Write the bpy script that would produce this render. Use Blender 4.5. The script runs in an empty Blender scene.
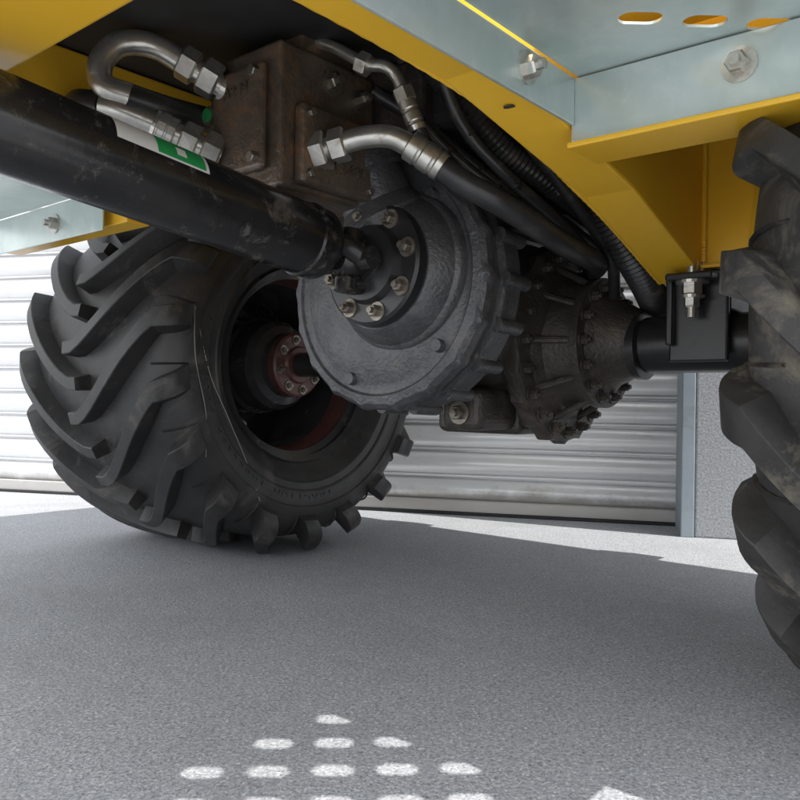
import bpy, bmesh, math, random
from mathutils import Vector, Matrix, noise
random.seed(4)
S=bpy.context.scene
COL=S.collection
YAW=math.radians(-40)
VM=Matrix.Translation((-0.22,2.06,0))@Matrix.Rotation(YAW,4,'Z')
I4=Matrix.Identity(4)
# ---------------------------------------------------------------- materials
def ramp(nt,fac,stops):
    n=nt.nodes.new('ShaderNodeValToRGB')
    e=n.color_ramp.elements
    e[0].position,e[0].color=stops[0][0],(*stops[0][1],1)
    e[1].position,e[1].color=stops[-1][0],(*stops[-1][1],1)
    for p,c in stops[1:-1]:
        x=e.new(p); x.color=(*c,1)
    nt.links.new(fac,n.inputs[0]); return n.outputs[0]
def noise_n(nt,co,scale,detail=4,rough=.6,dist=0):
    n=nt.nodes.new('ShaderNodeTexNoise'); n.inputs['Scale'].default_value=scale
    n.inputs['Detail'].default_value=detail; n.inputs['Roughness'].default_value=rough
    n.inputs['Distortion'].default_value=dist
    nt.links.new(co,n.inputs['Vector']); return n.outputs['Fac']
def mixc(nt,fac,a,b,mode='MIX'):
    n=nt.nodes.new('ShaderNodeMix'); n.data_type='RGBA'; n.blend_type=mode
    for i,v in ((0,fac),(6,a),(7,b)):
        if hasattr(v,'is_linked'): nt.links.new(v,n.inputs[i])
        elif i==0: n.inputs[0].default_value=v
        else: n.inputs[i].default_value=(*v,1)
    return n.outputs[2]
def newmat(name):
    m=bpy.data.materials.new(name); m.use_nodes=True
    nt=m.node_tree; b=nt.nodes['Principled BSDF']
    tc=nt.nodes.new('ShaderNodeTexCoord')
    return m,nt,b,tc.outputs['Object']
def bump(nt,b,h,strength,dist=.01):
    n=nt.nodes.new('ShaderNodeBump'); n.inputs['Strength'].default_value=strength
    n.inputs['Distance'].default_value=dist
    nt.links.new(h,n.inputs['Height']); nt.links.new(n.outputs[0],b.inputs['Normal'])
def basic(name,c1,c2,scale=12,metal=0,r1=.4,r2=.6,bs=.15,bd=.004,dirt=None,dirtpos=(.55,.72),dirtscale=6,bscale=None):
    m,nt,b,co=newmat(name)
    f=noise_n(nt,co,scale,4,.65)
    col=ramp(nt,f,[(.3,c1),(.7,c2)])
    if dirt:
        g=noise_n(nt,co,dirtscale,6,.74,.6)
        k=ramp(nt,g,[(dirtpos[0],(0,0,0)),(dirtpos[1],(1,1,1))])
        col=mixc(nt,k,col,dirt)
        mm=nt.nodes.new('ShaderNodeMath'); mm.operation='MULTIPLY_ADD'
        nt.links.new(k,mm.inputs[0]); mm.inputs[1].default_value=.35; mm.inputs[2].default_value=(r1+r2)/2
        nt.links.new(mm.outputs[0],b.inputs['Roughness'])
    else:
        rr=ramp(nt,f,[(.3,(r1,)*3),(.7,(r2,)*3)]); nt.links.new(rr,b.inputs['Roughness'])
    nt.links.new(col,b.inputs['Base Color'])
    b.inputs['Metallic'].default_value=metal
    bump(nt,b,noise_n(nt,co,bscale or scale*6,3,.6),bs,bd)
    return m
M={}
M['rubber']=basic('tyre_rubber',(.019,.019,.020),(.038,.037,.037),14,0,.40,.56,.3,.002,(.14,.13,.115),(.54,.82),9,90)
M['rubber_dusty']=basic('tyre_rubber_dusty',(.020,.019,.019),(.040,.038,.036),14,0,.46,.62,.35,.002,(.17,.15,.115),(.52,.74),10,90)
M['rim']=basic('rim_black_paint',(.022,.022,.024),(.045,.045,.048),8,0,.16,.28,.05,.002,(.10,.09,.08),(.58,.8),8)
M['rimred']=basic('hub_red_rim_reflection',(.085,.032,.028),(.15,.06,.052),12,0,.25,.4,.1,.002,(.03,.025,.025),(.45,.7),9)  # red-brown of the hub flange; on the rim ring a coloured-in reflection
M['shaft']=basic('shaft_black_paint',(.010,.010,.011),(.024,.023,.023),9,0,.14,.26,.15,.002,(.15,.135,.115),(.555,.82),24,45)
M['cast']=basic('cast_iron_grey',(.055,.056,.060),(.11,.11,.114),18,.35,.32,.46,.8,.0028,(.21,.19,.165),(.57,.85),12,130)
M['castdark']=basic('cast_iron_dark',(.042,.037,.034),(.084,.074,.066),16,.25,.36,.52,.8,.0028,(.17,.13,.09),(.54,.8),12,120)
M['blockm']=basic('motor_block_iron',(.085,.066,.052),(.17,.135,.105),14,.4,.28,.44,.7,.0028,(.30,.15,.06),(.50,.73),12,100)
M['black']=basic('black_paint',(.012,.012,.013),(.026,.026,.027),10,0,.22,.36,.1,.002,(.10,.085,.07),(.58,.82),10)
M['yellow']=basic('yellow_paint',(.81,.455,.025),(.87,.51,.04),4,0,.22,.34,.06,.002,(.50,.32,.10),(.64,.94),12,50)
M['zinc']=basic('zinc_plate',(.46,.45,.41),(.70,.68,.63),30,.85,.22,.36,.2,.001,(.28,.22,.15),(.54,.80),24)
M['galv']=basic('galvanised_sheet',(.43,.52,.50),(.63,.69,.67),6,.5,.24,.38,.08,.002,(.76,.79,.76),(.56,.86),14,60)
M['hose']=basic('hose_rubber',(.018,.018,.019),(.04,.04,.04),20,0,.26,.40,.2,.001,(.14,.12,.10),(.55,.78),14,160)
M['bolt']=basic('bolt_steel',(.18,.165,.135),(.36,.325,.28),40,.8,.3,.46,.2,.001,(.08,.055,.04),(.48,.7),25)
M['under']=basic('underbody_black',(.02,.02,.021),(.04,.04,.04),6,0,.5,.7,.1,.002)
M['white']=basic('sticker_white',(.75,.76,.74),(.82,.82,.8),10,0,.35,.45,.02,.001)
M['green']=basic('sticker_green',(.02,.30,.08),(.03,.36,.10),10,0,.35,.45,.02,.001)
M['cord']=basic('pale_cord',(.30,.29,.25),(.4,.39,.34),10,0,.6,.7,.02,.001)
# concrete ground
m,nt,b,co=newmat('ground_concrete')
base=ramp(nt,noise_n(nt,co,1.1,4,.6),[(.3,(.35,.368,.395)),(.7,(.425,.442,.468))])
v=nt.nodes.new('ShaderNodeTexVoronoi'); v.inputs['Scale'].default_value=400; nt.links.new(co,v.inputs['Vector'])
gr=ramp(nt,v.outputs['Color'],[(.0,(.34,.34,.35)),(.28,(.84,.84,.85)),(.7,(1.06,1.06,1.06)),(1,(1.75,1.73,1.68))])
c=mixc(nt,.85,base,gr,'MULTIPLY')
n2=noise_n(nt,co,190,3,.7)
c=mixc(nt,.8,c,ramp(nt,n2,[(.32,(.58,.58,.59)),(.5,(1,1,1)),(.68,(1.36,1.35,1.34))]),'MULTIPLY')
st=noise_n(nt,co,2.2,6,.72,.5)
c=mixc(nt,ramp(nt,st,[(.50,(0,0,0)),(.72,(.45,.45,.45))]),c,(.24,.24,.245))
nt.links.new(c,b.inputs['Base Color']); b.inputs['Roughness'].default_value=.65
bump(nt,b,n2,.6,.0035); M['ground']=m
# shutter
m,nt,b,co=newmat('roller_shutter_galvanised')
mp=nt.nodes.new('ShaderNodeMapping'); mp.inputs['Scale'].default_value=(1,1,8); nt.links.new(co,mp.inputs[0])
f=noise_n(nt,mp.outputs[0],2.2,5,.65)
c=ramp(nt,f,[(.3,(.78,.79,.80)),(.7,(.90,.90,.90))])
g=noise_n(nt,co,6,6,.75,.4)
c=mixc(nt,ramp(nt,g,[(.58,(0,0,0)),(.80,(.6,.6,.6))]),c,(.55,.50,.41))
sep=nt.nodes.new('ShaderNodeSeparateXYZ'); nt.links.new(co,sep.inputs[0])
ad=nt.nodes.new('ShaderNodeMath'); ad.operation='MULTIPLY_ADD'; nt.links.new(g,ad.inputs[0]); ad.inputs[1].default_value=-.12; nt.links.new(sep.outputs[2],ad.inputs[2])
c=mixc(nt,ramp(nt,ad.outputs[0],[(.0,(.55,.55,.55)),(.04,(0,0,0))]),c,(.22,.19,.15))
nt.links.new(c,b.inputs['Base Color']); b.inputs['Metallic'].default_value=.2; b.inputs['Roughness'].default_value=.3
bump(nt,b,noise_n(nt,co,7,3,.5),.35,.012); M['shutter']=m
# rendered wall
m,nt,b,co=newmat('wall_roughcast')
f=noise_n(nt,co,150,4,.75)
c=ramp(nt,f,[(.34,(.24,.255,.275)),(.5,(.36,.375,.395)),(.66,(.50,.51,.52))])
nt.links.new(c,b.inputs['Base Color']); b.inputs['Roughness'].default_value=.9
bump(nt,b,f,.7,.005); M['wall']=m
M['jamb']=basic('jamb_blue_grey_paint',(.26,.31,.35),(.33,.385,.42),6,0,.5,.65,.1,.003,(.18,.18,.18),(.58,.85),5)
# ---------------------------------------------------------------- helpers
def group(name,mat=VM):
    e=bpy.data.objects.new(name,None); e.empty_display_size=.1
    COL.objects.link(e); e.matrix_world=mat; return e
def fin(bm,name,mat,parent=None,smooth=True,bev=0,ang=32,segs=2):
    bmesh.ops.recalc_face_normals(bm,faces=bm.faces)
    a=math.radians(ang)
    for f in bm.faces: f.smooth=smooth
    if smooth:
        for e in bm.edges:
            if len(e.link_faces)==2 and e.calc_face_angle(0)>a: e.smooth=False
    me=bpy.data.meshes.new(name); bm.to_mesh(me); bm.free()
    me.materials.append(M[mat])
    o=bpy.data.objects.new(name,me); COL.objects.link(o)
    if parent: o.parent=parent
    if bev:
        md=o.modifiers.new('bevel','BEVEL'); md.width=bev; md.segments=segs; md.limit_method='ANGLE'; md.angle_limit=math.radians(40)
        for e in me.edges: e.use_edge_sharp=False
        wn=o.modifiers.new('wn','WEIGHTED_NORMAL'); wn.keep_sharp=True
    return o
def box(bm,x0,x1,y0,y1,z0,z1,rot=None):
    mt=Matrix.Translation(((x0+x1)/2,(y0+y1)/2,(z0+z1)/2))
    if rot is not None: mt=mt@rot
    mt=mt@Matrix.Diagonal((abs(x1-x0),abs(y1-y0),abs(z1-z0),1))
    return bmesh.ops.create_cube(bm,size=1,matrix=mt)['verts']
def axm(o,ax):
    q=Vector(ax).normalized().to_track_quat('Z','Y')
    return Matrix.Translation(o)@q.to_matrix().to_4x4()
def lathe(bm,prof,o,ax,seg=48,rf=None,caps=True):
    mt=axm(o,ax); rings=[]
    for (r,h) in prof:
        ring=[]
        for i in range(seg):
            t=2*math.pi*i/seg
            rr=r*(rf(t,r,h) if rf else 1)
            ring.append(bm.verts.new(mt@Vector((rr*math.cos(t),rr*math.sin(t),h))))
        rings.append(ring)
    for A,B_ in zip(rings,rings[1:]):
        for i in range(seg):
            j=(i+1)%seg
            bm.faces.new((A[i],A[j],B_[j],B_[i]))
    if caps:
        bm.faces.new(rings[0]); bm.faces.new(rings[-1])
def cyl(bm,p0,p1,r,r2=None,seg=24):
    p0=Vector(p0);p1=Vector(p1); d=p1-p0
    lathe(bm,[(r,0),(r if r2 is None else r2,d.length)],p0,d,seg)
def bolt(bm,p,ax,r=.012,h=.012,washer=True,stud=True):
    ax=Vector(ax).normalized(); o=Vector(p)
    if washer:
        cyl(bm,o-ax*.002,o+ax*.003,r*1.55,seg=20); o=o+ax*.003
    lathe(bm,[(r,-.002),(r,h*.8),(r*.86,h)],o,ax,6)
    if stud: cyl(bm,o,o+ax*(h+r*.6),r*.5,seg=12)
def cat(P,n=10):
    P=[Vector(p) for p in P]; out=[]
    Q=[2*P[0]-P[1]]+P+[2*P[-1]-P[-2]]
    for i in range(1,len(Q)-2):
        for k in range(n):
            t=k/n
            p0,p1,p2,p3=Q[i-1:i+3]
            out.append(.5*((2*p1)+(-p0+p2)*t+(2*p0-5*p1+4*p2-p3)*t*t+(-p0+3*p1-3*p2+p3)*t**3))
    out.append(P[-1]); return out
def resample(P,step):
    out=[P[0].copy()]; acc=0
    for a,b_ in zip(P,P[1:]):
        L=(b_-a).length; pos=step-acc
        while pos<=L:
            out.append(a.lerp(b_,pos/L)); pos+=step
        acc=(acc+L)%step if L>0 else acc
    return out
def pipe(bm,P,r,seg=16,n=10,rfun=None,step=None):
    C=cat(P,n)
    if step: C=resample(C,step)
    up=Vector((0,0,1)); rings=[]
    t0=(C[1]-C[0]).normalized()
    u=t0.cross(up)
    if u.length<.1: u=t0.cross(Vector((1,0,0)))
    u.normalize()
    for i,c in enumerate(C):
        t=((C[min(i+1,len(C)-1)])-(C[max(i-1,0)])).normalized()
        u=(u-t*u.dot(t)).normalized(); w=t.cross(u)
        rr=r if rfun is None else r*rfun(i)
        rings.append([bm.verts.new(c+(u*math.cos(2*math.pi*k/seg)+w*math.sin(2*math.pi*k/seg))*rr) for k in range(seg)])
    for A,B_ in zip(rings,rings[1:]):
        for k in range(seg):
            j=(k+1)%seg; bm.faces.new((A[k],A[j],B_[j],B_[k]))
    bm.faces.new(rings[0]); bm.faces.new(rings[-1])
    return C
B=bmesh.new
def text(s,size,mtx,mat,parent,name,ext=.0008):
    cu=bpy.data.curves.new(name,'FONT'); cu.body=s; cu.size=size; cu.extrude=ext; cu.align_x='CENTER'; cu.align_y='CENTER'
    cu.materials.append(M[mat])
    o=bpy.data.objects.new(name,cu); COL.objects.link(o); o.parent=parent; o.matrix_local=mtx; return o
def frame(o,xa,ya):
    xa=Vector(xa).normalized(); ya=Vector(ya); ya=(ya-xa*ya.dot(xa)).normalized(); za=xa.cross(ya)
    m=Matrix((xa,ya,za)).transposed().to_4x4(); m.translation=Vector(o); return m
# ---------------------------------------------------------------- ground
bm=B()
vs=[bm.verts.new(p) for p in ((-60,-60,0),(60,-60,0),(60,60,0),(-60,60,0))]; bm.faces.new(vs)
fin(bm,'ground','ground',smooth=False)
# ---------------------------------------------------------------- building with roller door
BM=Matrix.Translation((.917,2.64,0))@Matrix.Rotation(math.radians(-15),4,'Z')
bd=group('roller_shutter_door',BM)
bm=B(); pts=[]; p=.094
for i in range(32):
    z0=.05+i*p
    for k in range(9):
        t=k/8
        pts.append((-.020*math.sin(math.pi*t)**.7-.002, z0+t*(p-.022)))
    pts.append((.016,z0+p-.019)); pts.append((.016,z0+p-.014)); pts.append((-.006,z0+p-.011)); pts.append((-.007,z0+p-.005)); pts.append((.002,z0+p-.002))
x0,x1=-5.2,.02
nx=60
cols=[]
for j in range(nx+1):
    x=x0+(x1-x0)*j/nx
    cols.append([bm.verts.new((x,y+.007*noise.noise(Vector((x*2,0,z*9))),z+.003*noise.noise(Vector((x*1.3,4,z*3))))) for y,z in pts])
for A,B2 in zip(cols,cols[1:]):
    for i in range(len(pts)-1): bm.faces.new((A[i],B2[i],B2[i+1],A[i+1]))
fin(bm,'slats','shutter',bd,ang=28)
bm=B(); box(bm,x0,x1,-.022,.02,.004,.052); fin(bm,'bottom_rail','shutter',bd,smooth=False,bev=.004)
bm=B(); box(bm,x0,x1,-.03,-.004,.0,.012); fin(bm,'rubber_seal','black',bd,smooth=False,bev=.003)
bw=group('warehouse_building',BM)
bm=B()
box(bm,.035,9,-.24,.3,0,4.6); box(bm,-9,-5.2,-.24,.3,0,4.6); box(bm,-5.198,.033,-.24,.3,3.06,4.6)
fin(bm,'wall','wall',bw,smooth=False,bev=.006)
bm=B(); box(bm,-.005,.033,-.246,-.03,0,3.05); fin(bm,'door_jamb','jamb',bw,smooth=False,bev=.003)
bm=B(); box(bm,-9.05,9.05,-.32,.4,4.6,4.72); fin(bm,'roof_coping','jamb',bw,smooth=False,bev=.01)
# ---------------------------------------------------------------- wheels
TP=[(0,.458),(.05,.4575),(.10,.456),(.14,.453),(.17,.449),(.195,.443),(.215,.434),(.228,.422),(.238,.408),(.243,.395),(.247,.38),(.249,.365),(.246,.362),(.247,.35),(.244,.33),(.2425,.325),(.239,.321),(.236,.305),(.238,.300),(.234,.294),(.222,.275),(.208,.258),(.206,.252),(.198,.245),(.188,.236)]
LT=[(-.022,.499),(.06,.5),(.13,.498),(.19,.49),(.232,.474),(.256,.447),(.262,.42),(.258,.398)]
LB=[(-.022,.452),(.06,.452),(.13,.448),(.185,.44),(.212,.428),(.230,.41),(.238,.396),(.240,.384)]
def cat2(L,n):
    return [(v.x,v.y) for v in cat([(a,b_,0) for a,b_ in L],n)]
LTs=cat2(LT,3); LBs=cat2(LB,3)
def wheel(cx,cy,side,rub,phase,label,K):
    g=group('tractor_wheel'); cz=.488
    bm=B()
    full=[(-x,r) for x,r in reversed(TP[1:])]+TP
    seg=144; rings=[]
    for (x,r) in full:
        rings.append([bm.verts.new((cx+x*K,cy-r*math.cos(2*math.pi*i/seg),cz+r*math.sin(2*math.pi*i/seg))) for i in range(seg)])
    for a,b_ in zip(rings,rings[1:]):
        for i in range(seg):
            j=(i+1)%seg; bm.faces.new((a[i],a[j],b_[j],b_[i]))
    N=18
    for sd in (1,-1):
        for i in range(N):
            ph=2*math.pi*(i+phase+(0 if sd>0 else .5))/N
            rows=[]; w_=random.uniform(-.004,.004)
            for k,((xt,rt),(xb,rb)) in enumerate(zip(LTs,LBs)):
                kk=k/3
                q=max(0,xt/.262)
                phi=ph+w_+(.56*(q**1.35) if kk<4 else .56*((.232/.262)**1.35)+.02*(kk-4))
                ht=(.0135+.009*q)/rt; hb=(.0195+.0125*q)/rb
                def P(x,r,a): return bm.verts.new((cx+sd*x*K,cy-r*math.cos(a),cz+r*math.sin(a)))
                rc=rt-.002
                rows.append((P(xb,rb,phi-hb),P(xt,rc,phi-ht-.004),P(xt,rt,phi-ht+.001),P(xt,rt,phi+ht-.001),P(xt,rc,phi+ht+.004),P(xb,rb,phi+hb)))
            for A_,B_ in zip(rows,rows[1:]):
                for k in range(5): bm.faces.new((A_[k],A_[k+1],B_[k+1],B_[k]))
            bm.faces.new(rows[0]); bm.faces.new(rows[-1])
            pm=ph+.5*(.9**1.3)+math.pi/N
            ra=[]
            for (x,r) in [(.200,.4415),(.218,.4335),(.232,.419),(.241,.402),(.246,.385)]:
                ra.append([bm.verts.new((cx+sd*(x+o_)*K,cy-(r+o_)*math.cos(pm+dd),cz+(r+o_)*math.sin(pm+dd))) for dd,o_ in ((-.006,0),(0,.003),(.006,0))])
            for A_,B_ in zip(ra,ra[1:]):
                for k in range(2): bm.faces.new((A_[k],A_[k+1],B_[k+1],B_[k]))
    for v in bm.verts:
        if v.co.z<.0: v.co.z=0.0005
        if v.co.z<.12 and abs(v.co.x-cx)>.15:
            v.co.x+=(1 if v.co.x>cx else -1)*.012*(1-(v.co.z/.12))
    fin(bm,'tyre',rub,g,ang=34)
    for k,c_ in enumerate(label):
        if c_==' ': continue
        a=math.radians(-40)+(k-len(label)/2)*.078*side
        rad=Vector((0,-math.cos(a),math.sin(a)))
        ctr=Vector((cx+side*.2455*K,cy,cz))+rad*.342
        text(c_,.030,frame(ctr,rad.cross(Vector((side,0,0))),rad),rub,g,'sidewall_letter',.0016)
    bm=B()
    rp=[(.190,.225),(.197,.240),(.207,.238),(.214,.252),(.206,.256),(.197,.252),(.194,.240),(.182,.226),(.14,.219),(.13,.212),(.105,.206),(.02,.200),(-.03,.198),(-.05,.185),(-.045,.16),(-.02,.14),(.0,.128),(.0,.02)]
    lathe(bm,[(r,side*x*K) for x,r in rp],(cx,cy,cz),(1,0,0),96,caps=False)
    lathe(bm,[(r,-side*x*K) for x,r in rp[:12]],(cx,cy,cz),(1,0,0),96,caps=False)
    fin(bm,'rim','rim',g,ang=35)
    bm=B()
    lathe(bm,[(.2285,side*.186*K),(.2245,side*.178*K),(.2215,side*.165*K),(.2175,side*.150*K),(.2165,side*.140*K)],(cx,cy,cz),(1,0,0),96,caps=False)
    fin(bm,'rim_reflection_band','rimred',g)  # reddish reflection inside the rim, put into the colour as a ring
    o=side*(K-1.17)*.25
    bm=B()
    lathe(bm,[(.128,side*.0),(.13,o+side*.08),(.122,o+side*.09),(.118,o+side*.15),(.105,o+side*.17),(.085,o+side*.178),(.08,o+side*.2)],(cx,cy,cz),(1,0,0),64)
    fin(bm,'hub_drum','rim',g,ang=25)
    bm=B()
    lathe(bm,[(.084,o+side*.20),(.084,o+side*.222),(.078,o+side*.227),(.05,o+side*.228),(.045,o+side*.236),(.02,o+side*.237)],(cx,cy,cz),(1,0,0),48)
    fin(bm,'hub_flange','rimred',g)
    bm=B()
    for i in range(8):
        a=i*math.pi/4+.2
        bolt(bm,(cx+o+side*.228,cy+.066*math.cos(a),cz+.066*math.sin(a)),(side,0,0),.008,.008)
    for i in range(8):
        a=i*math.pi/4+.1
        bolt(bm,(cx-side*.01,cy+.163*math.cos(a),cz+.163*math.sin(a)),(side,0,0),.012,.02)
    fin(bm,'wheel_bolts','bolt',g,smooth=False)
    return g
K1=1.29
w1=wheel(-.318,0,1,'rubber',.15,'TRACTION TUBELESS 500/50-17',K1)
w2=wheel(1.499,-.105,-1,'rubber_dusty',.45,'TRACTION TUBELESS 500/50-17',1.17)
bm=B()
def swp(a,r):
    for (xa,ra),(xb,rb) in zip(TP,TP[1:]):
        if rb<=r<=ra: xs=xa+(xb-xa)*(ra-r)/(ra-rb+1e-9)
    a=math.radians(a)
    return (-.318+xs*K1+.002,-r*math.cos(a),.488+r*math.sin(a))
for P in ([swp(18,.39),swp(-5,.33),swp(-25,.30),swp(-48,.32),swp(-62,.38)],[swp(18,.39),swp(0,.37),swp(-20,.36),swp(-34,.40)]):
    pipe(bm,P,.0008,6,8)
fin(bm,'loose_cord','cord',w1)
# ---------------------------------------------------------------- axle
g=group('axle_housing')
bm=B()
lathe(bm,[(.09,-.13),(.13,-.12),(.155,-.09),(.17,-.04),(.175,.02),(.172,.07),(.18,.075),(.18,.10)],(.588,.02,.525),(1,0,0),64)
lathe(bm,[(.17,0),(.155,.1),(.14,.17),(.15,.24)],(.588,-.02,.56),(0,-1,.03),56)
fin(bm,'central_housing','castdark',g,ang=35)
bm=B(); box(bm,.47,.675,-.10,.12,.335,.45); fin(bm,'sump_casting','castdark',g,smooth=False,bev=.018,segs=4)
bm=B()
lathe(bm,[(.178,.0),(.19,.002),(.192,.006),(.192,.03),(.186,.034),(.15,.036),(.13,.05),(.12,.075),(.118,.10),(.125,.102),(.125,.118),(.10,.12),(.085,.135),(.07,.17),(.058,.19)],(.688,.0,.515),(1,0,0),80,
      rf=lambda t,r,h:(1+.035*max(0,math.cos(t*20))**3) if r>.18 else 1)
for i in range(10):
    a=2*math.pi*i/10
    cyl(bm,(.722,.152*math.cos(a),.515+.152*math.sin(a)),(.792,.112*math.cos(a),.515+.112*math.sin(a)),.007,seg=8)
fin(bm,'reduction_hub','castdark',g,ang=30)
bm=B()
for i in range(20):
    a=2*math.pi*i/20
    bolt(bm,(.722,.172*math.cos(a),.515+.172*math.sin(a)),(1,0,0),.010,.014)
for i in range(14):
    a=2*math.pi*i/14
    bolt(bm,(.806,.106*math.cos(a),.515+.106*math.sin(a)),(1,0,0),.009,.012)
fin(bm,'housing_bolts','castdark',g,smooth=False)
bm=B()
cyl(bm,(.80,0,.508),(1.30,0,.508),.052,seg=40)
lathe(bm,[(.052,0),(.064,.004),(.064,.02),(.052,.024)],(.865,0,.508),(1,0,0),40)
cyl(bm,(.48,0,.49),(-.05,0,.488),.032,seg=40)
fin(bm,'axle_tube','black',g)
bm=B(); box(bm,.575,.665,-.225,-.06,.345,.425)
fin(bm,'lower_lug','castdark',g,smooth=False,bev=.02,segs=4)
bm=B(); bolt(bm,(.622,-.226,.378),(0,-1,0),.014,.012); bolt(bm,(.56,-.101,.40),(0,-1,0),.012,.012)
fin(bm,'drain_plugs','bolt',g,smooth=False)
bm=B()
box(bm,.955,1.055,-.072,-.060,.472,.628); box(bm,.955,1.055,.06,.072,.472,.628)
box(bm,.955,1.055,-.06,.06,.558,.628); box(bm,.955,.967,-.09,-.0725,.50,.628)
box(bm,.967,1.045,-.125,-.0725,.606,.618)
fin(bm,'mount_bracket','black',g,smooth=False,bev=.004)
bm=B()
cyl(bm,(1.005,-.10,.64),(1.005,-.10,.545),.009,seg=16)
bolt(bm,(1.005,-.10,.604),(0,0,-1),.017,.020); bolt(bm,(1.005,-.10,.580),(0,0,-1),.013,.016)
fin(bm,'mount_bolt','zinc',g,smooth=False)
# drop gearbox: large round cover with the input boss set off its centre
g=group('gearbox_housing')
gc=Vector((.572,-.350,.600)); fc=Vector((.620,-.350,.614)); fx=Vector((0,-1,.04))
G_=1.08
bm=B()
def scal(t,r,h): return 1+(.022*max(0,math.cos(t*18))**2 if r>.188*G_ else 0)
pr=[(.13,-.17),(.145,-.13),(.165,-.11),(.175,-.105),(.18,-.07),(.196,-.065),(.200,-.06),(.200,-.018),(.197,-.013),(.190,-.011),(.190,.010),(.197,.012),(.200,.016),(.203,.025),(.201,.038),(.194,.047),(.182,.050),(.178,.046),(.170,.045),(.160,.049),(.145,.055),(.120,.061),(.06,.063)]
lathe(bm,[(r*G_,h) for r,h in pr],gc,fx,216,rf=scal)
lathe(bm,[(.136,.040),(.134,.058),(.131,.063),(.126,.066),(.121,.080),(.114,.090),(.108,.100),(.103,.104),(.05,.106)],fc,fx,96)
fin(bm,'round_casting','cast',g,ang=30)
bm=B()
mt=axm(gc,fx); mf=axm(fc,fx)
for i in range(18):
    a=2*math.pi*i/18
    c_=mt@Vector((.199*G_*math.cos(a),.199*G_*math.sin(a),0))
    cyl(bm,c_-fx*.075,c_-fx*.012,.013,seg=16)
    bolt(bm,c_-fx*.075,-fx,.008,.010)
for i in range(10):
    a=2*math.pi*i/10+.2
    p0=mt@Vector((.138*math.cos(a),.138*math.sin(a),-.16)); p1=mt@Vector((.192*math.cos(a),.192*math.sin(a),-.07))
    cyl(bm,p0,p1,.008,.010,8)
for a in (2.2,-.7,-1.9,.9):
    c_=mt@Vector((.175*math.cos(a),.175*math.sin(a),.047)); cyl(bm,c_,c_+fx*.010,.012,.010,16)
fin(bm,'rim_bosses','cast',g)
bm=B()
lathe(bm,[(.075,-.04),(.078,.05),(.062,.075),(.062,.12),(.070,.125),(.070,.15)],(.61,-.40,.665),(-.25,-.30,.8),40)
fin(bm,'neck_casting','cast',g,ang=30)
bm=B()
lathe(bm,[(.098,.100),(.101,.108),(.099,.122),(.094,.126),(.066,.127),(.060,.14),(.034,.145),(.032,.150),(.0,.151)],fc,fx,56)
fin(bm,'input_flange','black',g)
bm=B()
for i in range(8):
    a=2*math.pi*i/8+.25
    bolt(bm,mf@Vector((.080*math.cos(a),.080*math.sin(a),.126)),fx,.0100,.013)
fin(bm,'flange_bolts','bolt',g,smooth=False)
# ---------------------------------------------------------------- drive shaft
g=group('drive_shaft')
p0=Vector((.596,-.565,.638)); p1=Vector((.585,-1.75,.782)); d=(p1-p0).normalized()
bm=B()
lathe(bm,[(.034,-.020),(.046,-.006),(.0535,.004),(.0555,.010),(.0555,.03),(.0570,.032),(.0570,.04),(.0540,.043),(.0540,(p1-p0).length)],p0,d,64)
fin(bm,'tube','shaft',g)
bm=B()
uj=Vector((.611,-.518,.620)); side=Vector((1,0,0)); up_=Vector((0,.15,1)).normalized()
for s_ in (1,-1):
    pipe(bm,[p0+side*s_*.030+d*.005,p0+side*s_*.038-d*.02,uj+side*s_*.034],.017,14,6)
    pipe(bm,[uj+up_*s_*.034,uj+up_*s_*.034+Vector((0,.016,-.004)),fc+fx*.12+up_*s_*.03],.016,14,6)
    cyl(bm,uj+side*s_*.030,uj+side*s_*.053,.018,seg=20)
    cyl(bm,uj+up_*s_*.030,uj+up_*s_*.050,.018,seg=20)
lathe(bm,[(.018,-.026),(.028,-.015),(.030,0),(.028,.015),(.018,.026)],uj,(0,1,0),24)
fin(bm,'universal_joint','shaft',g,ang=45)
bm=B(); cyl(bm,uj+Vector((0,-.026,0)),uj+Vector((.004,-.040,.004)),.006,.003,10)
fin(bm,'grease_nipple','zinc',g)
def patch(s0,s1,a0,a1,r,name,mat):
    bm=B(); n=8; rows=[]
    for s_ in (s0,s1):
        row=[]; c_=p0+d*s_
        for k in range(n+1):
            a=math.radians(a0+(a1-a0)*k/n)
            v=Vector((math.cos(a),0,math.sin(a))); v=(v-d*v.dot(d)).normalized()
            row.append(bm.verts.new(c_+v*r))
        rows.append(row)
    for k in range(n): bm.faces.new((rows[0][k],rows[0][k+1],rows[1][k+1],rows[1][k]))
    fin(bm,name,mat,g)
patch(.25,.38,18,58,.0546,'label','white')
patch(.255,.325,21,54,.0550,'label_green','green')
patch(.283,.297,29,44,.0553,'label_mark','white')
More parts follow.
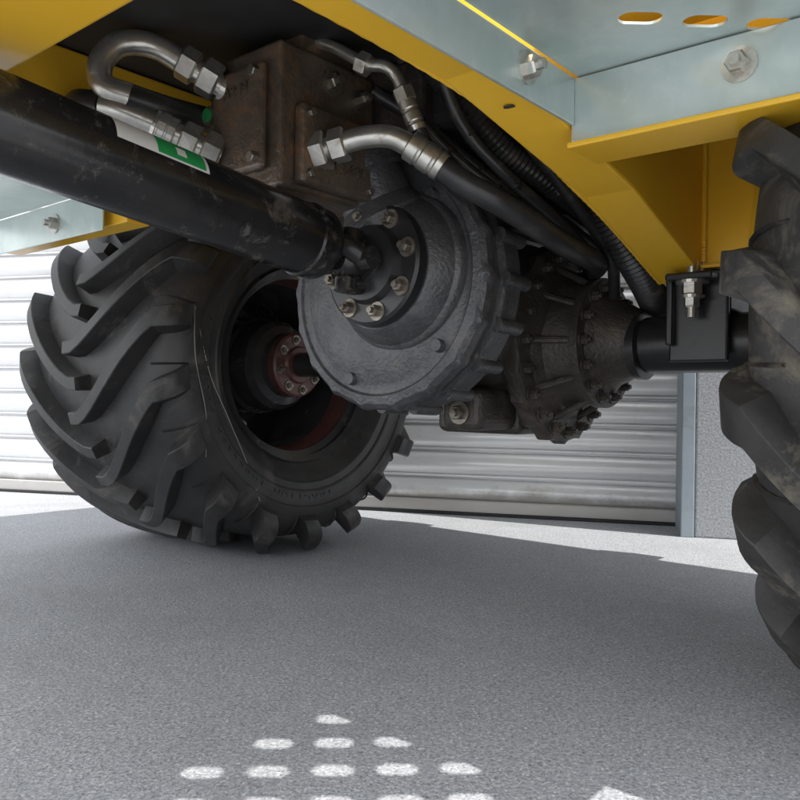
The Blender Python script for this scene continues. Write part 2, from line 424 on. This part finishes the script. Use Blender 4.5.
# ---------------------------------------------------------------- hydraulic motor
g=group('hydraulic_motor')
bm=B()
box(bm,.43,.60,-.655,-.45,.712,.93); box(bm,.445,.585,-.60,-.47,.9305,.975)
box(bm,.415,.4295,-.63,-.48,.74,.90); box(bm,.455,.575,-.67,-.6555,.74,.90)
box(bm,.6005,.622,-.63,-.47,.72,.84)
fin(bm,'body','blockm',g,smooth=False,bev=.007,segs=3)
bm=B()
for x in (.47,.56):
    for z in (.757,.885): bolt(bm,(x,-.67,z),(0,-1,0),.009,.010,washer=False,stud=False)
for y in (-.615,-.485):
    for z in (.735,.825): bolt(bm,(.622,y,z),(1,0,0),.007,.008,washer=False,stud=False)
bolt(bm,(.60,-.55,.895),(1,0,0),.013,.012); bolt(bm,(.60,-.49,.885),(1,0,0),.010,.02)
fin(bm,'bolts','bolt',g,smooth=False)
text('3013480',.032,frame((.6225,-.545,.755),(0,1,0),(0,0,1)),'blockm',g,'casting_number',.0022)
text('A2 M',.026,frame((.515,-.6705,.865),(1,0,0),(0,0,1)),'blockm',g,'casting_mark',.0018)
bm=B(); lathe(bm,[(.05,0),(.052,.03),(.045,.034),(.045,.09),(.03,.1)],(.53,-.52,.975),(0,0,1),32)
fin(bm,'top_cap','castdark',g)
bm=B(); box(bm,.40,.70,-.447,-.30,.83,.95)
fin(bm,'control_body','castdark',g,smooth=False,bev=.008)
bm=B()
for x,z in ((.443,.80),(.443,.845)):
    cyl(bm,(x,-.655,z),(x,-.668,z),.015,seg=20)
fin(bm,'port_rings','bolt',g)
bm=B()
for x,z in ((.443,.80),(.443,.845)):
    cyl(bm,(x,-.668,z),(x,-.672,z),.010,seg=16)
fin(bm,'port_plugs','green',g)
# ---------------------------------------------------------------- hydraulic lines (world positions)
def fitting(g,P,r,mat='zinc'):
    bm=B(); pipe(bm,P,r,20,10); fin(bm,'elbow',mat,g)
def nut(bm,p,ax,r,h):
    lathe(bm,[(r*.86,0),(r,h*.1),(r,h*.9),(r*.86,h)],Vector(p),Vector(ax).normalized(),6)
def collar(bm,p,ax,r,h):
    p=Vector(p); ax=Vector(ax).normalized()
    lathe(bm,[(r*.9,0),(r,.002),(r,h*.3),(r*.93,h*.34),(r*.93,h*.4),(r,h*.44),(r,h*.7),(r*.93,h*.74),(r*.93,h*.8),(r,h*.84),(r*.92,h)],p,ax,24)
g=group('hydraulic_hose',I4)
fitting(g,[(-.285,1.25,.885),(-.335,1.235,.912),(-.385,1.22,.935),(-.428,1.20,.928),(-.452,1.19,.895),(-.447,1.19,.862),(-.41,1.2,.850)],.0185)
bm=B(); ax=Vector((-.05,-.015,.027))
nut(bm,(-.29,1.248,.888),ax,.030,.030); nut(bm,(-.322,1.238,.9055),ax,.027,.028); cyl(bm,(-.285,1.25,.884),Vector((-.285,1.25,.884))-ax*.5,.022)
fin(bm,'nut','zinc',g,smooth=False)
bm=B(); pipe(bm,[(-.42,1.2,.850),(-.36,1.25,.845),(-.30,1.35,.86),(-.2,1.5,.88)],.021,16); fin(bm,'rubber_line','hose',g)
g=group('hydraulic_hose',I4)
fitting(g,[(-.285,1.25,.775),(-.335,1.235,.797),(-.385,1.22,.818),(-.43,1.205,.832),(-.455,1.203,.838)],.0185)
bm=B(); ax=Vector((-.05,-.015,.022))
nut(bm,(-.285,1.25,.777),ax,.030,.030); nut(bm,(-.318,1.24,.791),ax,.027,.028); collar(bm,(-.35,1.23,.804),ax,.0235,.035)
fin(bm,'nut','zinc',g,smooth=False)
bm=B(); pipe(bm,[(-.45,1.203,.837),(-.50,1.23,.85),(-.53,1.33,.87),(-.5,1.5,.90)],.020,16); fin(bm,'rubber_line','hose',g)
g=group('hydraulic_hose',I4)
fitting(g,[(-.135,1.21,.772),(-.10,1.195,.779),(-.06,1.185,.788),(-.02,1.18,.788),(.015,1.18,.772)],.0165)
bm=B(); ax=Vector((.045,-.015,.009))
nut(bm,(-.135,1.21,.771),ax,.030,.024); nut(bm,(-.108,1.20,.777),ax,.026,.026)
fin(bm,'nut','zinc',g,smooth=False)
bm=B(); collar(bm,(.008,1.18,.777),(.05,0,-.034),.0225,.06); fin(bm,'ferrule','zinc',g)
bm=B(); C=pipe(bm,[(.045,1.18,.751),(.09,1.185,.722),(.15,1.2,.695),(.25,1.27,.655),(.34,1.40,.645),(.38,1.6,.66)],.019,20); fin(bm,'rubber_line','hose',g)
g=group('hydraulic_hose',I4)
fitting(g,[(-.15,1.26,.965),(-.11,1.24,.945),(-.06,1.215,.91),(-.03,1.20,.90),(-.012,1.2,.885),(.0,1.2,.857),(.02,1.2,.81)],.0095)
bm=B(); nut(bm,(-.07,1.22,.915),(.05,-.02,-.03),.018,.02); nut(bm,(-.004,1.2,.868),(.02,0,-.05),.017,.024); collar(bm,(.003,1.2,.85),(.02,0,-.05),.0145,.05)
fin(bm,'nut','zinc',g,smooth=False)
bm=B(); pipe(bm,[(.02,1.2,.81),(.05,1.22,.76),(.12,1.3,.72),(.25,1.42,.70),(.36,1.6,.7)],.012,16); fin(bm,'rubber_line','hose',g)
H=[([(-.02,1.30,.98),(.06,1.33,.90),(.16,1.38,.83),(.27,1.42,.77),(.38,1.46,.71),(.5,1.6,.66)],.016),
   ([(.03,1.24,.97),(.10,1.27,.88),(.19,1.32,.80),(.28,1.36,.745),(.40,1.48,.70)],.019),
   ([(-.04,1.38,.95),(.05,1.40,.86),(.15,1.42,.78),(.26,1.44,.72),(.36,1.52,.69)],.022),
   ([(.0,1.33,.88),(.09,1.33,.80),(.17,1.34,.745),(.27,1.38,.71),(.37,1.5,.68)],.013),
   ([(.02,1.45,.82),(.10,1.42,.76),(.20,1.43,.715),(.31,1.5,.70)],.017),
   ([(.10,1.23,.95),(.15,1.24,.86),(.22,1.28,.79),(.30,1.34,.72),(.37,1.42,.66),(.40,1.5,.60)],.011),
   ([(.05,1.19,.90),(.09,1.22,.82),(.16,1.25,.755),(.26,1.33,.70),(.36,1.45,.65)],.010),
   ([(.00,1.24,.86),(.06,1.25,.80),(.13,1.26,.745),(.22,1.31,.70),(.33,1.42,.665)],.009),
   ([(-.05,1.30,.90),(.03,1.30,.85),(.11,1.31,.79),(.20,1.35,.74),(.33,1.47,.70)],.012)]
for P,r in H:
    g=group('hydraulic_hose',I4); bm=B(); C=pipe(bm,P,r,16,10); fin(bm,'rubber_line','hose',g)
    bm=B()
    for q in (12,22):
        ax=(C[q+1]-C[q]).normalized(); cyl(bm,C[q],C[q]+ax*.007,r+.0015,seg=20); box(bm,C[q].x-.003,C[q].x+.003,C[q].y-r-.006,C[q].y-r+.002,C[q].z-.003,C[q].z+.003)
    fin(bm,'cable_tie','black',g,smooth=False)
g=group('corrugated_conduit',I4)
bm=B(); pipe(bm,[(.24,1.30,.83),(.31,1.34,.76),(.37,1.38,.69),(.425,1.43,.635),(.47,1.5,.60),(.52,1.62,.58)],.029,20,12,rfun=lambda i:(1.0 if i%2 else .86),step=.0048); fin(bm,'conduit','hose',g,ang=60)
g=group('corrugated_conduit',I4)
bm=B(); pipe(bm,[(.02,1.22,.93),(.10,1.25,.855),(.17,1.29,.80),(.24,1.33,.765),(.33,1.42,.73)],.020,20,12,rfun=lambda i:(1.0 if i%2 else .86),step=.0045); fin(bm,'conduit','hose',g,ang=60)
# ---------------------------------------------------------------- chassis
g=group('vehicle_chassis_frame')
FR=-1.42
def beam(x0,x1):
    bm=B()
    low=[(FR,.77),(-.70,.77),(-.351,.705),(-.053,.612),(.12,.612),(.4,.72),(.68,.74)]
    rows=[]
    for y,z in low:
        rows.append([bm.verts.new((x0,y,z)),bm.verts.new((x1,y,z)),bm.verts.new((x1,y,.955)),bm.verts.new((x0,y,.955))])
    for a,b_ in zip(rows,rows[1:]):
        for k in range(4): bm.faces.new((a[k],a[(k+1)%4],b_[(k+1)%4],b_[k]))
    bm.faces.new(rows[0]); bm.faces.new(rows[-1])
    return bm
fin(beam(.932,1.012),'right_rail','yellow',g,smooth=False,bev=.004)
fin(beam(.178,.258),'left_rail','yellow',g,smooth=False,bev=.004)
bm=B()
pipe(bm,[(.931,-1.40,.772),(.931,-.70,.772),(.931,-.351,.707),(.931,-.053,.614)],.0035,8,40,rfun=lambda i:1+.2*(i%2))
pipe(bm,[(1.015,-.075,.64),(1.015,-.075,.72),(1.015,-.075,.95)],.004,8,20,rfun=lambda i:1+.25*(i%2))
fin(bm,'weld_bead','yellow',g)
bm=B(); box(bm,.26,.93,-1.16,-1.03,.765,.90); box(bm,.26,.93,.30,.36,.80,.95)
fin(bm,'crossmember','yellow',g,smooth=False,bev=.005)
bm=B()
box(bm,1.014,1.40,-.070,-.062,.634,1.05); box(bm,1.014,1.48,-.555,-.470,.712,.719)
box(bm,1.014,1.48,-.478,-.470,.7195,1.0); box(bm,1.014,1.30,-.09,-.0705,.627,.6335)
fin(bm,'outrigger','yellow',g,smooth=False,bev=.002)
bm=B()
a=[bm.verts.new(p) for p in ((1.10,-.075,.66),(1.10,-.13,.635),(1.10,-.075,.80))]
b_=[bm.verts.new((v.co.x+.008,v.co.y,v.co.z)) for v in a]
bm.faces.new(a); bm.faces.new(b_)
for i in range(3): bm.faces.new((a[i],a[(i+1)%3],b_[(i+1)%3],b_[i]))
fin(bm,'gusset','yellow',g,smooth=False)
bm=B()
box(bm,-.30,1.012,FR,.67,.958,1.05); box(bm,-.30,1.0,FR+.2,.67,1.0505,1.35)
box(bm,-.62,1.72,-.478,.67,1.12,1.30); box(bm,-.58,-.3005,FR,-.4205,1.0,1.2)
box(bm,1.02,1.48,-.469,-.40,1.0,1.119)
fin(bm,'underbody','under',g,smooth=False,bev=.01)
bm=B()
box(bm,.36,.86,-.16,.5,.74,.957); box(bm,.62,.90,-.42,-.1605,.84,.957)
fin(bm,'sump_backdrop','under',g,smooth=False,bev=.02)  # dark boxes added as a dark background to the space behind the hoses
bm=B()
lathe(bm,[(.007,0),(.007,.0015)],(.972,-.62,.7545),(0,.18,-1),16)
fin(bm,'drain_hole','under',g)
# ---------------------------------------------------------------- galvanised step
g=group('perforated_step')
cu=bpy.data.curves.new('tread_plate','CURVE'); cu.dimensions='2D'; cu.fill_mode='BOTH'; cu.extrude=.0015
def poly(pts):
    s=cu.splines.new('POLY'); s.points.add(len(pts)-1)
    for p_,q_ in zip(s.points,pts): p_.co=(q_[0],q_[1],0,1)
    s.use_cyclic_u=True
X0,X1,Y0,Y1=1.022,1.452,-1.50,-.482
poly([(X0,Y0),(X1,Y0),(X1,Y1),(X0,Y1)])
ax_,ay_=1.144,-.640
holes=[]
for k in range(0,18):
    for j in range(-k,k+1):
        holes.append((ax_+.048*k+.05*j, ay_-.05*k+.048*j))
holes.append((ax_+.05,ay_+.048)); holes.append((ax_+.10,ay_+.096))
dv=Vector((.766,.643))
for hx,hy in holes:
    if 1.05<hx<1.42 and hy>Y0+.04:
        pts=[]
        for i in range(24):
            t=2*math.pi*i/24; c_,s_=math.cos(t),math.sin(t)
            u,v=(.0135*c_+(.0095 if c_>0 else -.0095)),.0135*s_
            pts.append((hx+u*dv.x-v*dv.y,hy+u*dv.y+v*dv.x))
        poly(pts)
o=bpy.data.objects.new('tread_plate',cu); cu.materials.append(M['galv']); COL.objects.link(o); o.parent=g; o.location=(0,0,.803)
bm=B()
box(bm,1.0145,1.0195,Y0,-.545,.742,.8005); box(bm,1.0145,X1,-.5445,-.5405,.7215,.8005); box(bm,X1-.004,X1,Y0,-.5455,.742,.8005)
fin(bm,'skirt_plates','galv',g,smooth=False,bev=.0015)
bm=B(); box(bm,1.03,X1,-.625,-.50,.845,.87); fin(bm,'hole_cover_bar','yellow',g,smooth=False,bev=.003)  # added bar above the deck, blocks the sun through the extra holes
bm=B()
bolt(bm,(1.0195,-.66,.775),(1,0,0),.0125,.013); bolt(bm,(1.0195,-1.05,.775),(1,0,0),.0125,.013)
bolt(bm,(1.215,-.5445,.766),(0,-1,0),.0125,.013); bolt(bm,(1.40,-.5445,.766),(0,-1,0),.0125,.013)
fin(bm,'bolts','zinc',g,smooth=False)
g=group('perforated_step')
bm=B()
box(bm,-.52,.05,-.622,-.618,.722,.80); box(bm,-.52,.05,FR,-.6225,.801,.805)
fin(bm,'plates','galv',g,smooth=False,bev=.0015)
bm=B(); box(bm,-.45,.10,-.60,-.55,.735,.80); fin(bm,'support_angle','yellow',g,smooth=False,bev=.002)
bm=B(); bolt(bm,(-.14,-.622,.758),(0,-1,0),.0135,.014); fin(bm,'bolts','zinc',g,smooth=False)
# ---------------------------------------------------------------- light, sky, camera
sd=Vector((.32,-.165,.80)).normalized()
L=bpy.data.lights.new('sun','SUN'); L.energy=5; L.angle=math.radians(.5); L.color=(1,.96,.9)
lo=bpy.data.objects.new('sun',L); COL.objects.link(lo); lo.rotation_mode='QUATERNION'; lo.rotation_quaternion=sd.to_track_quat('Z','Y'); lo.location=(3,-2,6)
W=bpy.data.worlds.new('World'); S.world=W; W.use_nodes=True
nt=W.node_tree; bg=nt.nodes['Background']
sk=nt.nodes.new('ShaderNodeTexSky'); sk.sky_type='NISHITA'; sk.sun_disc=False; sk.dust_density=3
sk.sun_elevation=math.asin(sd.z); sk.sun_rotation=math.atan2(sd.x,sd.y)
tc=nt.nodes.new('ShaderNodeTexCoord')
cl=noise_n(nt,tc.outputs['Generated'],2.6,5,.6,.3)
k=ramp(nt,cl,[(.36,(0,0,0)),(.52,(1,1,1))])
c=mixc(nt,k,sk.outputs[0],(16,16.2,16.5))  # bright cloud layer added to the sky to raise the fill light
nt.links.new(c,bg.inputs[0]); bg.inputs[1].default_value=.15
cam=bpy.data.cameras.new('camera'); cam.lens=36; cam.sensor_width=36; cam.clip_start=.02; cam.clip_end=500
co_=bpy.data.objects.new('camera',cam); COL.objects.link(co_)
co_.matrix_world=Matrix.Translation((0,0,.4))@Matrix.Rotation(math.radians(90),4,'X')@Matrix.Rotation(math.radians(.8),4,'Z')
S.camera=co_
S.view_settings.view_transform='Standard'; S.view_settings.look='None'; S.view_settings.exposure=0
